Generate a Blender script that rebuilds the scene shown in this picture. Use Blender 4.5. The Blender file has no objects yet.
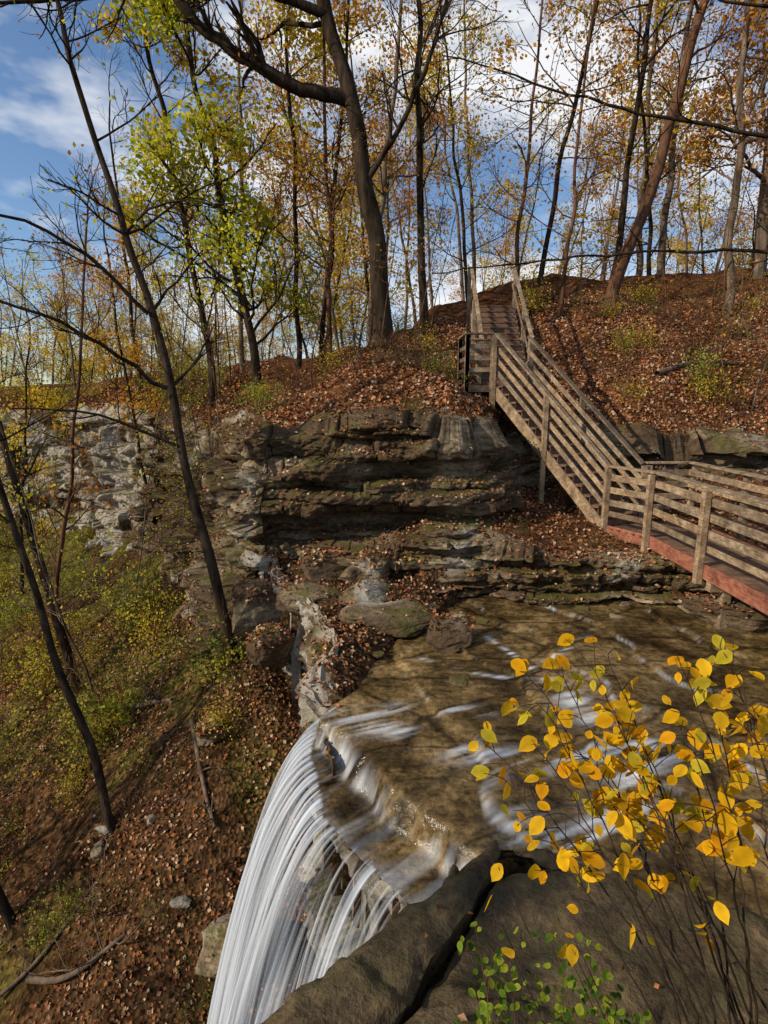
import bpy, math, numpy as np
from mathutils import Vector
R=np.random.RandomState
scene=bpy.context.scene
# ------------------------------------------------------------------ noise
def _h(ix,iy,iz,seed):
    n=(ix.astype(np.int64)*73856093)^(iy.astype(np.int64)*19349663)^(iz.astype(np.int64)*83492791)^(seed*2654435761)
    n&=0xffffffff
    n=((n^(n>>15))*2246822519)&0xffffffff
    n=((n^(n>>13))*3266489917)&0xffffffff
    n^=n>>16
    return n/4294967295.0
def vn(x,y,z=0.0,seed=0):
    x=np.asarray(x,float);y=np.asarray(y,float)+0*x;z=np.asarray(z,float)+0*x;x=x+0*y
    ix=np.floor(x);iy=np.floor(y);iz=np.floor(z)
    fx=x-ix;fy=y-iy;fz=z-iz
    fx=fx*fx*(3-2*fx);fy=fy*fy*(3-2*fy);fz=fz*fz*(3-2*fz)
    r=0
    for a in (0,1):
        wx=fx if a else 1-fx
        for b in (0,1):
            wy=fy if b else 1-fy
            for c in (0,1):
                wz=fz if c else 1-fz
                r=r+wx*wy*wz*_h(ix+a,iy+b,iz+c,seed)
    return r*2-1
def fbm(x,y,z=0.0,o=4,seed=0):
    s=0;a=1.;t=0;f=1.
    for i in range(o):
        s=s+a*vn(np.asarray(x)*f,np.asarray(y)*f,np.asarray(z)*f,seed+i);t+=a;a*=.5;f*=2.03
    return s/t
def sst(a,b,x):
    t=np.clip((x-a)/(b-a),0,1);return t*t*(3-2*t)
# ------------------------------------------------------------------ geometry helpers
def pdist(x,y,pl):
    d=np.full(np.shape(x),1e9)
    for (ax,ay),(bx,by) in zip(pl[:-1],pl[1:]):
        ux,uy=bx-ax,by-ay;L=ux*ux+uy*uy+1e-12
        t=np.clip(((x-ax)*ux+(y-ay)*uy)/L,0,1)
        d=np.minimum(d,np.hypot(x-ax-t*ux,y-ay-t*uy))
    return d
def pnear(x,y,pl):
    d=np.full(np.shape(x),1e9);nx=np.array(x,float);ny=np.array(y,float)
    for (ax,ay),(bx,by) in zip(pl[:-1],pl[1:]):
        ux,uy=bx-ax,by-ay;L=ux*ux+uy*uy+1e-12
        t=np.clip(((x-ax)*ux+(y-ay)*uy)/L,0,1)
        qx=ax+t*ux;qy=ay+t*uy;e=np.hypot(x-qx,y-qy);m=e<d
        d=np.where(m,e,d);nx=np.where(m,qx,nx);ny=np.where(m,qy,ny)
    return nx,ny,d
def inpoly(x,y,pg):
    c=np.zeros(np.shape(x),bool);n=len(pg)
    for i in range(n):
        ax,ay=pg[i];bx,by=pg[(i+1)%n]
        if ay==by: continue
        cond=((ay>y)!=(by>y))&(x<(bx-ax)*(y-ay)/(by-ay)+ax)
        c^=cond
    return c
def chaikin(p,n=2):
    p=np.array(p,float)
    for _ in range(n):
        q=[p[0]]
        for a,b in zip(p[:-1],p[1:]):
            q+= [a*.75+b*.25,a*.25+b*.75]
        q.append(p[-1]);p=np.array(q)
    return p
def resample(p,step):
    p=np.array(p,float);s=np.r_[0,np.cumsum(np.linalg.norm(np.diff(p,axis=0),axis=1))]
    n=max(2,int(s[-1]/step)+1);t=np.linspace(0,s[-1],n)
    return np.stack([np.interp(t,s,p[:,k]) for k in range(p.shape[1])],1),t
def mkmesh(name,V,F,mat,col=None,smooth=True,parent=None,link=True):
    me=bpy.data.meshes.new(name)
    me.from_pydata(np.asarray(V,float).tolist(),[],[list(map(int,f)) for f in F] if not isinstance(F,np.ndarray) else F.tolist())
    if mat: me.materials.append(mat)
    if col is not None:
        c=np.asarray(col,float)
        if c.shape[1]==3:c=np.c_[c,np.ones(len(c))]
        at=me.attributes.new('Col','FLOAT_COLOR','POINT');at.data.foreach_set('color',c.astype(np.float32).ravel())
    if smooth: me.polygons.foreach_set('use_smooth',np.ones(len(me.polygons),bool))
    me.update()
    ob=bpy.data.objects.new(name,me)
    if link: scene.collection.objects.link(ob)
    if parent: ob.parent=parent
    return ob
def empty(name):
    e=bpy.data.objects.new(name,None);scene.collection.objects.link(e);return e
def gridfaces(nu,nv):
    i=np.arange(nu*nv).reshape(nu,nv)
    return np.stack([i[:-1,:-1],i[1:,:-1],i[1:,1:],i[:-1,1:]],-1).reshape(-1,4)
# ------------------------------------------------------------------ materials
def mat(name):
    m=bpy.data.materials.new(name);m.use_nodes=True
    nt=m.node_tree;b=nt.nodes['Principled BSDF'];return m,nt,b
def N(nt,t,**k):
    n=nt.nodes.new(t)
    for a,v in k.items():setattr(n,a,v)
    return n
def ramp(nt,stops,fac):
    r=N(nt,'ShaderNodeValToRGB');e=r.color_ramp.elements
    while len(e)>1:e.remove(e[-1])
    e[0].position=stops[0][0];e[0].color=(*stops[0][1],1)
    for p,c in stops[1:]:
        q=e.new(p);q.color=(*c,1)
    nt.links.new(fac,r.inputs[0]);return r.outputs[0]
def noise(nt,scale,sc=(1,1,1),rot=(0,0,0),detail=3,rough=.6):
    tc=N(nt,'ShaderNodeTexCoord');mp=N(nt,'ShaderNodeMapping')
    mp.inputs['Scale'].default_value=sc;mp.inputs['Rotation'].default_value=rot
    nt.links.new(tc.outputs['Object'],mp.inputs[0])
    n=N(nt,'ShaderNodeTexNoise');n.inputs['Scale'].default_value=scale;n.inputs['Detail'].default_value=detail;n.inputs['Roughness'].default_value=rough
    nt.links.new(mp.outputs[0],n.inputs['Vector']);return n.outputs[0]
def mix(nt,f,a,b,mode='MIX'):
    m=N(nt,'ShaderNodeMix',data_type='RGBA',blend_type=mode)
    for i,v in ((0,f),(6,a),(7,b)):
        if isinstance(v,(int,float)):m.inputs[i].default_value=v
        elif isinstance(v,tuple):m.inputs[i].default_value=(*v,1)
        else:nt.links.new(v,m.inputs[i])
    return m.outputs[2]
def math_(nt,op,a,b=0.):
    m=N(nt,'ShaderNodeMath',operation=op)
    for i,v in ((0,a),(1,b)):
        if isinstance(v,(int,float)):m.inputs[i].default_value=v
        else:nt.links.new(v,m.inputs[i])
    return m.outputs[0]
def bump(nt,b,h,st,dist=.02):
    n=N(nt,'ShaderNodeBump');n.inputs['Strength'].default_value=st;n.inputs['Distance'].default_value=dist
    nt.links.new(h,n.inputs['Height']);nt.links.new(n.outputs[0],b.inputs['Normal'])
def attr(nt):
    a=N(nt,'ShaderNodeAttribute');a.attribute_name='Col';return a.outputs['Color']
def diffuse_only(nt,b,c,h=None,st=.8,dist=.04):
    d=N(nt,'ShaderNodeBsdfDiffuse');nt.links.new(c,d.inputs[0])
    if h is not None:bump(nt,d,h,st,dist)
    nt.links.new(d.outputs[0],nt.nodes['Material Output'].inputs[0]);nt.nodes.remove(b)

def rock_material(name,pale=0.):
    m,nt,b=mat(name)
    n1=noise(nt,1.1,(.5,.5,4.),detail=4,rough=.68)
    c=ramp(nt,[(.28,(.04,.029,.020)),(.42,(.12,.09,.060)),(.54,(.23,.18,.12)),(.66,(.36,.30,.215)),(.78,(.17,.135,.10))],n1)
    n2=noise(nt,8,(1,1,1.6),detail=5,rough=.75)
    c=mix(nt,.9,c,ramp(nt,[(.3,(.22,.20,.19)),(.5,(1,.97,.93)),(.7,(1.5,1.4,1.25))],n2),'MULTIPLY')
    n3=noise(nt,.55,detail=2)
    c=mix(nt,ramp(nt,[(.44,(.85,.85,.85)),(.58,(0,0,0))],n3),c,mix(nt,n2,(.03,.021,.014),(.14,.09,.052)))
    c=mix(nt,ramp(nt,[(.60-pale,(0,0,0)),(.66-pale,(.7,.7,.7))],n3),c,mix(nt,n2,(.22,.20,.17),(.60,.56,.48)))
    ge=N(nt,'ShaderNodeNewGeometry');sx=N(nt,'ShaderNodeSeparateXYZ');nt.links.new(ge.outputs['Normal'],sx.inputs[0])
    n4=noise(nt,1.7,detail=3)
    ms=math_(nt,'ADD',math_(nt,'MULTIPLY',sx.outputs[2],.34),math_(nt,'MULTIPLY',n4,1.))
    f=ramp(nt,[(.75,(0,0,0)),(.92,(.7,.7,.7))],ms)
    c=mix(nt,f,c,mix(nt,n2,(.045,.05,.014),(.16,.15,.035)))
    diffuse_only(nt,b,c,n2,1.,.06)
    return m
M_rock=rock_material('layered_sandstone');M_rockp=rock_material('pale_sandstone',.18)
def slab_material():
    m,nt,b=mat('wet_slab_rock')
    n=noise(nt,2.2,detail=5,rough=.75);n2=noise(nt,14,detail=4,rough=.7)
    c=ramp(nt,[(.3,(.025,.018,.010)),(.5,(.075,.055,.030)),(.7,(.17,.125,.068))],n)
    c=mix(nt,.75,c,ramp(nt,[(.3,(.35,.34,.32)),(.7,(1.45,1.35,1.15))],n2),'MULTIPLY')
    c=mix(nt,ramp(nt,[(.48,(0,0,0)),(.62,(.7,.7,.7))],noise(nt,3.5,detail=4,rough=.7)),c,(.05,.045,.018))
    nt.links.new(c,b.inputs['Base Color'])
    nt.links.new(ramp(nt,[(.35,(.45,.45,.45)),(.65,(.85,.85,.85))],n),b.inputs['Roughness']);b.inputs['Specular IOR Level'].default_value=.25
    bump(nt,b,math_(nt,'ADD',n,math_(nt,'MULTIPLY',n2,.4)),.9,.06);return m
M_slab=slab_material()
def ground_material():
    m,nt,b=mat('leaf_litter_ground')
    a=attr(nt)
    tc=N(nt,'ShaderNodeTexCoord');v=N(nt,'ShaderNodeTexVoronoi');v.inputs['Scale'].default_value=16
    nt.links.new(tc.outputs['Object'],v.inputs['Vector'])
    sp=N(nt,'ShaderNodeSeparateXYZ');nt.links.new(v.outputs['Color'],sp.inputs[0])
    cr=ramp(nt,[(0,(.25,.22,.2)),(.4,(.75,.65,.55)),(.75,(1.35,1.15,.95)),(1,(2.,1.6,1.25))],sp.outputs[0])
    c=mix(nt,.85,a,cr,'MULTIPLY')
    n=noise(nt,1.5,detail=4,rough=.72)
    c=mix(nt,.9,c,ramp(nt,[(.32,(.3,.28,.25)),(.55,(1,1,1)),(.72,(1.5,1.35,1.1))],n),'MULTIPLY')
    diffuse_only(nt,b,c,math_(nt,'ADD',v.outputs['Distance'],n),.8,.05);return m
M_ground=ground_material()
def leaf_material(name,trans=.35):
    m,nt,b=mat(name);a=attr(nt);nt.nodes.remove(b)
    d=N(nt,'ShaderNodeBsdfDiffuse');nt.links.new(a,d.inputs[0])
    t=N(nt,'ShaderNodeBsdfTranslucent');nt.links.new(a,t.inputs[0])
    s=N(nt,'ShaderNodeMixShader');s.inputs[0].default_value=trans
    nt.links.new(d.outputs[0],s.inputs[1]);nt.links.new(t.outputs[0],s.inputs[2])
    nt.links.new(s.outputs[0],nt.nodes['Material Output'].inputs[0]);return m
M_leaf=leaf_material('autumn_leaf',.45)
m,nt,b=mat('dead_leaf');diffuse_only(nt,b,attr(nt));M_dead=m
def bark_material(name,dark,light,simple=False):
    m,nt,b=mat(name);n=noise(nt,6,(1,1,.18),detail=1 if simple else 3,rough=.7)
    c=ramp(nt,[(.3,dark),(.7,light)],n)
    if simple:diffuse_only(nt,b,c)
    else:diffuse_only(nt,b,c,n,.9,.03)
    return m
K1=((.012,.009,.006),(.062,.044,.031));K2=((.05,.037,.026),(.21,.155,.11));K3=((.045,.023,.015),(.17,.088,.05))
M_bark=bark_material('bark',*K1);M_bark2=bark_material('pale_bark',*K2);M_bark3=bark_material('red_bark',*K3)
S_bark=bark_material('far_bark',*K1,True);S_bark2=bark_material('far_pale_bark',*K2,True);S_bark3=bark_material('far_red_bark',*K3,True)
def wood_material(name,c1,c2,c3):
    m,nt,b=mat(name);n=noise(nt,5,detail=4,rough=.7);n2=noise(nt,45,(1,.15,1.),detail=3)
    c=ramp(nt,[(.3,c1),(.5,c2),(.72,c3)],n)
    g=N(nt,'ShaderNodeNewGeometry')
    c=mix(nt,.8,c,ramp(nt,[(0,(.55,.5,.45)),(.5,(1,1,1)),(1,(1.35,1.25,1.1))],g.outputs['Random Per Island']),'MULTIPLY')
    c=mix(nt,.7,c,ramp(nt,[(.35,(.35,.33,.3)),(.6,(1.1,1.1,1.1))],n2),'MULTIPLY')
    nt.links.new(c,b.inputs['Base Color']);b.inputs['Roughness'].default_value=.8;bump(nt,b,n2,.5,.01);return m
M_wood=wood_material('weathered_wood',(.10,.066,.038),(.235,.168,.105),(.42,.325,.22))
M_wood2=wood_material('stained_deck_wood',(.12,.042,.026),(.25,.09,.055),(.32,.15,.10))
M_wood3=wood_material('worn_tread_wood',(.07,.038,.022),(.16,.085,.05),(.24,.15,.09))
# ------------------------------------------------------------------ layout (metres; stream level z=0)
FARW=[(-60,40),(-34,32),(-22,29),(-15,27),(-12,24.5),(-8,20),(-5,16),(-3.5,12.7),(-2.7,10.7)]
W=[(-2.7,10.7),(-1.8,10.95),(-.8,10.6),(.4,10.85),(1.2,10.4),(2.1,10.6),(2.55,11.4),(2.85,12.6),(3.4,13.2),(4.8,13.5),(7,13.2),(9,13.3),(12,12.6),(30,10)]
E2=[(-2.7,10.7),(-2.2,9.8),(-1.5,8.8),(-1.05,7.7),(-1.0,6.8),(-.8,6.0),(-.84,5.3),(-.62,4.7),(-.2,4.15),(.3,3.6),(-.2,3.1),(-.7,2.6),(-.95,1.8),(-1.4,0),(-1.8,-3),(-3,-30)]
L=[(1.5,10.4),(1.9,9.75),(2.4,9.4),(3.3,9.25),(4.2,9.25),(5.0,9.0),(6.2,8.75),(8,8.6),(12,8.2),(30,7)]
PLAT=FARW+E2[1:]+[(900,-30),(900,900),(-60,900)]
HILL=FARW+W[1:]+[(900,10),(900,900),(-60,900)]
HB=FARW+W[1:]
LEDG=L+[(30,10)]+W[::-1][1:-4]
WATER=[(-.62,6.15),(-.84,5.6),(-.84,5.2),(-.62,4.7),(-.2,4.15),(.3,3.6),(.95,3.95),(1.6,3.6),(2.5,3.2),(4,2.8),(8,2.5),(14,2.4),(14,9.2),(5.,9.6),(2.5,10),(1.5,9.7),(1.0,9.0),(.35,8.2),(-.15,7.2),(-.35,6.5)]
def cl(p):return p+[p[0]]
def stepf(x,y):
    ax,ay,bx,by=-.5,5.55,.8,3.9
    L_=math.hypot(bx-ax,by-ay);nx,ny=(by-ay)/L_,-(bx-ax)/L_
    return (x-ax)*nx+(y-ay)*ny+.10*vn(x*2.0,y*2.0,seed=4)+.03*vn(x*6,y*6,seed=6)
def terr(x,y):
    q=(x*.85+y*.45-3.1)/1.1+.75*fbm(x*.75,y*.75,seed=9,o=3)
    q=np.clip(q,0,6);f=q-np.floor(q);return q,f
def lift(x,y):
    q,f=terr(x,y);return .05*(np.floor(q)+sst(0,.08,f))
def water_h(x,y):
    s=stepf(x,y)
    z=-.28*sst(-.02,.15,s)*sst(6.3,5.4,y+.5*x)
    return z+lift(x,y)+.014*fbm(x*3,y*3,seed=2)+.006*vn(x*9,y*9,seed=3)
def ztop(x,y):
    z=np.interp(x,[-60,-25,-12,-3,0,2.2,2.9,4.5,30],[1.8,2.3,2.9,2.6,2.9,2.9,2.65,2.3,2.35])
    return z+.30*vn(x*.55,y*.4,seed=14)+.14*vn(x*1.6,y*1.,seed=15)
def height(x,y):
    x=np.asarray(x,float);y=np.asarray(y,float)
    r=np.hypot(x,y)
    dT=pdist(x,y,FARW+[(-2.3,9.7)])
    g=-.7-.8*dT
    g=-9+np.log1p(np.exp((g+9)*1.2))/1.2
    g=g-.9*sst(14,22,y)*sst(9,0,dT)
    g=g+9*sst(35,120,r)*sst(-20,-45,x-.15*y)+.45*fbm(x*.35,y*.35,seed=21)+.16*fbm(x*1.6,y*1.6,seed=22)
    g=g+ (3+5*fbm(x*.012,y*.012,seed=25))*sst(60,170,r)
    dE=pdist(x,y,FARW+E2[1:])
    inP=inpoly(x,y,PLAT)&(dE>.18)
    dH=pdist(x,y,HB);inH=inpoly(x,y,HILL)&(dH>.5)
    zt=ztop(x,y)
    sl=np.interp(x,[-4,1,5],[.5,.52,.85]);cap=np.interp(x,[-20,-4,1,5],[2.0,3.5,3.9,7.])
    hh=zt+cap*np.tanh(sl*dH/cap)+.22*fbm(x*.5,y*.5,seed=31)*sst(0,2,dH)+.07*fbm(x*2.2,y*2.2,seed=32)
    hh=hh+ (1+3*fbm(x*.015,y*.015,seed=35))*sst(50,140,r)
    wa=inpoly(x,y,WATER);dWt=pdist(x,y,cl(WATER))
    wh=water_h(x,y)-.10
    wh=np.where((stepf(x,y)>-.3)&(y<5.9)&(x<1.2),-.55,wh)
    pl=np.where(wa,wh,lift(x,y)+np.minimum(.22,.02+.5*dWt)+.05*fbm(x*1.7,y*1.7,seed=41)+.02*vn(x*7,y*7,seed=42))
    pl=np.where(~wa&(y>6.3)&(x<2.5),pl+.45*np.exp(-(pdist(x,y,W)/.9)**2)+.55*np.exp(-(((x-.7)/.9)**2+((y-10.4)/.6)**2)),pl)
    nb=sst(2.35,.8,y);pl=np.where(~wa&(y<3.6),-.12+1.5*nb+.04*fbm(x*2,y*2,seed=44),pl)
    inL=inpoly(x,y,LEDG)&(pdist(x,y,L)>.15)
    led=.86+.17*np.minimum(pdist(x,y,L),4)+.10*fbm(x*1.3,y*1.3,seed=51)+.35*np.exp(-(pdist(x,y,W)/.7)**2)
    pl=np.where(inL,led,pl)
    inHs=inpoly(x,y,HILL)
    pl=np.where(inHs&~inH,np.minimum(pl,1.1),pl)
    gg=np.where(inHs&~inH&inpoly(x,y,PLAT),np.minimum(np.where(inP,pl,g),1.1),g)
    return np.where(inH,hh,np.where(inP,pl,gg))
# ------------------------------------------------------------------ terrain sheet
def axis(a,b,st,lo,hi,gr=1.13):
    c=list(np.arange(a,b,st));s=st;v=c[-1]
    while v<hi:s*=gr;v+=s;c.append(v)
    s=st;v=a;pre=[]
    while v>lo:s*=gr;v-=s;pre.append(v)
    return np.array(pre[::-1]+c)
gx=axis(-13,13,.12,-900,900);gy=axis(1.5,20,.12,-300,1200)
X,Y=np.meshgrid(gx,gy,indexing='ij');x=X.ravel();y=Y.ravel();z=height(x,y)
inP=inpoly(x,y,PLAT);inH=inpoly(x,y,HILL)
hill=np.array([.13,.066,.036]);tal=np.array([.08,.05,.028]);grn=np.array([.10,.11,.026]);rk=np.array([.06,.043,.026])
nn=(fbm(x*.5,y*.5,seed=61)+.22*sst(7,13,y)-.02)[:,None]
C=np.where(inH[:,None],hill,np.where(inP[:,None],rk,tal+np.clip(nn*2.,0,.85)*(grn-tal)))
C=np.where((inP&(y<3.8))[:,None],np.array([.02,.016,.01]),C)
far=sst(20,60,np.hypot(x,y))[:,None];C=C*(1-far)+far*np.array([.075,.062,.03])
inLd=inpoly(x,y,LEDG);C=np.where((inLd&~inH)[:,None],np.array([.11,.062,.035]),C)
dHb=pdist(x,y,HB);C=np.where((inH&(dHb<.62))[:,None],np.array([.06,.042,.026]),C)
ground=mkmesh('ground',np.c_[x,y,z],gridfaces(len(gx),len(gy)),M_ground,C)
# ------------------------------------------------------------------ strata cliffs
cliff_pts=[]
def strata(name,pl,step,zb,zt,seed,nz,base,batter,cap=.9,mt=M_rock,amp=1.,thick=(.10,.42),shelf=0.,inset=.32,deep=0.):
    rng=R(seed);p,s=resample(chaikin(pl,2),step);n=len(s)
    t=np.gradient(p,axis=0)
    k=max(1,int(.35/step));ker=np.ones(2*k+1)/(2*k+1)
    t=np.stack([np.convolve(np.pad(t[:,i],k,'edge'),ker,'valid') for i in (0,1)],1)
    t/=np.linalg.norm(t,axis=1)[:,None];nr=np.stack([t[:,1],-t[:,0]],1)
    zbv=np.array([zb(*q) for q in p]);ztv=np.array([float(zt(*q)) for q in p])
    bounds=[zbv.min()-1.5]
    while bounds[-1]<ztv.max()+1.5:bounds.append(bounds[-1]+thick[0]+(thick[1]-thick[0])*rng.uniform(0,1)**1.8)
    bounds=np.array(bounds);nb=len(bounds)
    lo=rng.uniform(-1,1,nb)*.15*amp;bl=rng.uniform(.35,2.4,nb);bo=rng.uniform(0,9,nb)
    dl=(rng.uniform(0,1,nb)<.3)*deep
    S=np.repeat(s[:,None],nz,1);q=np.linspace(0,1,nz)[None,:]
    Z=zbv[:,None]+(ztv-zbv)[:,None]*q
    ZZ=Z+.22*fbm(S*.25,S*0,seed=seed+1)+.03*vn(S*3,Z*2,seed=seed+2)+.05*fbm(S*1.2,Z*1,seed=seed+8)
    i=np.clip(np.searchsorted(bounds,ZZ.ravel(),side='right')-1,0,nb-2).reshape(ZZ.shape)
    pr=(ZZ-bounds[i])/(bounds[i+1]-bounds[i])
    o=lo[i]-dl[i]*sst(-.4,.2,vn(S*.7,i*4.7,seed=seed+40))+.26*amp*vn(S*.6,i*7.3,seed=seed+3)+.14*amp*vn(S*1.7,i*3.1,seed=seed+4)
    bp=(S+bo[i]+.12*vn(S*3,Z*5,seed=seed))/bl[i]+.3*vn(S*.9,i*5.1,seed=seed+12);bi=np.floor(bp);bf=bp-bi
    o=o+.14*amp*(_h(bi,i,bi*0,seed+5)*2-1)
    jd=np.minimum(bf,1-bf)*bl[i]
    jm=(_h(bi,i+5,bi*0,seed+15)>.4)
    o=o-.09*amp*np.exp(-(jd/.03)**2)*jm
    o=o-.07*amp*np.abs(2*pr-1)**8-.05*amp*np.clip(.35-pr,0,1)*3
    o=o+.35*shelf*vn(S*.33,Z*.35,seed=seed+20)
    hgt=.38+.2*vn(S*.5,S*0,seed=seed+21)
    o=o+.45*shelf*(1-sst(hgt-.03,hgt+.03,q))*sst(-.5,.3,vn(S*.4,S*0+3,seed=seed+22))
    h2=.78+.12*vn(S*.6,S*0,seed=seed+23)
    o=o-.35*shelf*sst(h2-.02,h2+.02,q)*sst(-.2,.4,vn(S*.5,S*0+7,seed=seed+24))
    o=o+.12*fbm(S*3.5,Z*6,seed=seed+6)+.035*vn(S*14,Z*20,seed=seed+7)
    o=o+base+np.vectorize(batter)(q)*np.ones_like(o)
    o=o-np.maximum(o-.25,0)*sst(.9,1,q)
    o=np.maximum(o,-inset*.85+.02*vn(S*9,Z*9,seed=seed+30))
    PX=p[:,0][:,None]+nr[:,0][:,None]*o;PY=p[:,1][:,None]+nr[:,1][:,None]*o
    Z=Z+.02*vn(S*6,i*2.,seed=seed+9)
    nc=10;A=[]
    for j in range(1,nc+1):
        f=j/nc;oo=o[:,-1]*(1-f)-cap*f
        cx=p[:,0]+nr[:,0]*oo;cy=p[:,1]+nr[:,1]*oo
        ix=p[:,0]-nr[:,0]*np.maximum(inset+.12,-oo);iy=p[:,1]-nr[:,1]*np.maximum(inset+.12,-oo)
        hz=height(ix,iy);cz=np.minimum(hz+.05,ztv+.6)-.16*sst(.6,1,f)
        g=sst(0,.4,f);cz=ztv*(1-g)+cz*g+.04*vn(s*4,s*0+j,seed=seed+10)
        A.append(np.stack([cx,cy,cz],1))
    V=np.concatenate([np.stack([PX,PY,Z],-1)]+[np.stack(A,1)],1)
    nzt=nz+nc;ob=mkmesh(name,V.reshape(-1,3),gridfaces(n,nzt),mt,smooth=False)
    du=np.gradient(V,axis=0);dv=np.gradient(V,axis=1);nm=np.cross(du,dv);ar=np.linalg.norm(nm,axis=2);nm/=ar[...,None]+1e-9
    m=(nm[...,2]>.55);wt=ar.copy();wt[:,nz:]*=2.2
    cliff_pts.append(np.c_[V[m],wt[m]])
    return ob
ztf=lambda x,y:ztop(np.array(x),np.array(y))
strata('rock_cliff',FARW[1:-3]+[(-7.4,19.2)],.12,lambda x,y:-3.,ztf,5,70,.4,lambda q:.15*(1-q),amp=1.6,thick=(.25,.9),shelf=.8,cap=1.2,inset=.5,mt=M_rockp)
strata('rock_cliff',[(-8.6,20.7),(-8,20),(-5,16),(-3.5,12.7)]+W[:11],.031,lambda x,y:(-2.2 if x<-2.3 else -.15),ztf,11,135,.26,lambda q:.28*(1-q)**1.3-.12*math.exp(-((q-.42)/.08)**2),amp=1.2,thick=(.05,.42),shelf=1.,cap=1.1,inset=.5,deep=.42)
strata('rock_cliff',W[9:],.12,lambda x,y:.8,ztf,17,40,.2,lambda q:.2*(1-q),amp=1.3,cap=1.2,inset=.5)
strata('rock_ledge',L,.035,lambda x,y:-.12,lambda x,y:.88,23,48,.20,lambda q:-.45*(1-q)**1.2+.12*q,cap=.6,thick=(.07,.26),inset=.34)
strata('gorge_cliff',E2[:-1],.045,lambda x,y:(-2.8 if x<-1.6 and y>5 else -8.5),lambda x,y:(-.36 if (3.3<y<5.2 and x>-.95) else (-.14 if 5.2<=y<6.25 else (.02+.15*max(0,y-7) if y>3 else .0))),31,140,.0,lambda q:-.35*(1-q)**.7,cap=.45,amp=.9,thick=(.1,.6),shelf=.3,inset=.3,mt=M_rockp)
# ------------------------------------------------------------------ polygon sheets
def gridpoly(pg,step,zf):
    pa=np.array(pg);x0,y0=pa.min(0)-step*2;x1,y1=pa.max(0)+step*2
    a=np.arange(x0,x1,step);b=np.arange(y0,y1,step);X,Y=np.meshgrid(a,b,indexing='ij');x=X.ravel();y=Y.ravel()
    i=inpoly(x,y,pg);nx,ny,d=pnear(x,y,cl(pg));F=gridfaces(len(a),len(b));keep=i[F].any(1);F=F[keep]
    x=np.where(i,x,nx);y=np.where(i,y,ny)
    u,inv=np.unique(F,return_inverse=True);F=inv.reshape(F.shape);x=x[u];y=y[u]
    return x,y,F
m,nt,b=mat('stream_water');a=attr(nt)
rot=(0,0,math.radians(-25))
nz1=noise(nt,1.1,(1,1,1),detail=5,rough=.72);nz2=noise(nt,2.6,(.35,2.2,1),rot,detail=4);nz3=noise(nt,11,detail=4,rough=.7)
base=ramp(nt,[(.3,(.018,.012,.005)),(.42,(.065,.044,.019)),(.53,(.15,.105,.048)),(.63,(.25,.18,.095)),(.78,(.08,.062,.024))],nz1)
base=mix(nt,.55,base,ramp(nt,[(.35,(.4,.37,.32)),(.65,(1.35,1.3,1.15))],nz2),'MULTIPLY')
base=mix(nt,.8,base,ramp(nt,[(.36,(.28,.26,.22)),(.6,(1.4,1.35,1.25))],nz3),'MULTIPLY')
vo=N(nt,'ShaderNodeTexVoronoi',feature='DISTANCE_TO_EDGE');vo.inputs['Scale'].default_value=.9
tcv=N(nt,'ShaderNodeTexCoord');mv=N(nt,'ShaderNodeMapping');mv.inputs['Scale'].default_value=(.8,1.7,.2);mv.inputs['Rotation'].default_value=(0,0,-.5)
nt.links.new(tcv.outputs['Object'],mv.inputs[0]);nt.links.new(mix(nt,.25,mv.outputs[0],N(nt,'ShaderNodeTexNoise').outputs[1]),vo.inputs['Vector'])
base=mix(nt,.85,base,ramp(nt,[(0,(.12,.10,.09)),(.035,(1,1,1))],vo.outputs['Distance']),'MULTIPLY')
sp=N(nt,'ShaderNodeSeparateColor');nt.links.new(a,sp.inputs[0])
nt.links.new(mix(nt,sp.outputs[0],base,(.60,.63,.66)),b.inputs['Base Color'])
nt.links.new(math_(nt,'ADD',math_(nt,'MULTIPLY',sp.outputs[0],.4),math_(nt,'MULTIPLY',nz1,.32)),b.inputs['Roughness'])
b.inputs['IOR'].default_value=1.33;b.inputs['Specular IOR Level'].default_value=.38
bump(nt,b,math_(nt,'ADD',noise(nt,7,(.4,1.6,1),rot,detail=2),math_(nt,'MULTIPLY',nz3,.8)),.55,.03)
M_water=m
x,y,F=gridpoly(WATER,.028,None);zw=water_h(x,y)
ca,sa=math.cos(math.radians(22)),math.sin(math.radians(22))
fu=x*ca+y*sa;fv=-x*sa+y*ca
st1=fbm(fu*1.0,fv*9,seed=71,o=4);st2=vn(fu*2.5,fv*24,seed=75)
s=stepf(x,y);q,fr=terr(x,y);al_=(x*.62-y*.78)
foam=.48*np.exp(-((s-.09)/.05)**2)*(y<5.8)*(x<.95)*np.clip(.4+st2*.8+1.4*fbm(al_*5,s,seed=76,o=3)+.8*sst(.0,-.3,x),0,1.4)
shelf_=(s>.08)&(y<5.7)&(x<.9)
foam+= .30*shelf_*np.clip(.15+1.3*fbm(al_*7,s*1.0,seed=77,o=4)+.35*vn(al_*30,s*1.5,seed=78),0,1)
foam+= .6*np.exp(-((fr-.04)/.03)**2)*(q>0)*(q<5.9)*np.clip(-.15+1.5*fbm(x*1.1,y*1.1,seed=79)+.5*st2,0,1)
def fl(pl,w,k):
    global foam
    d=pdist(x,y,pl);foam+=k*np.exp(-(d/w)**2)*np.clip(.15+st1*1.7+st2*.6,0,1.1)
fl([(1.55,7.9),(1.8,7.3),(2.15,6.4)],.05,1.)
fl([(2.15,6.4),(2.4,5.6),(2.9,5.1),(2.3,4.7)],.2,.9)
fl([(2.7,5.2),(1.5,5.0),(.6,5.3),(0,5.7),(-.6,5.7)],.16,.8)
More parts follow.
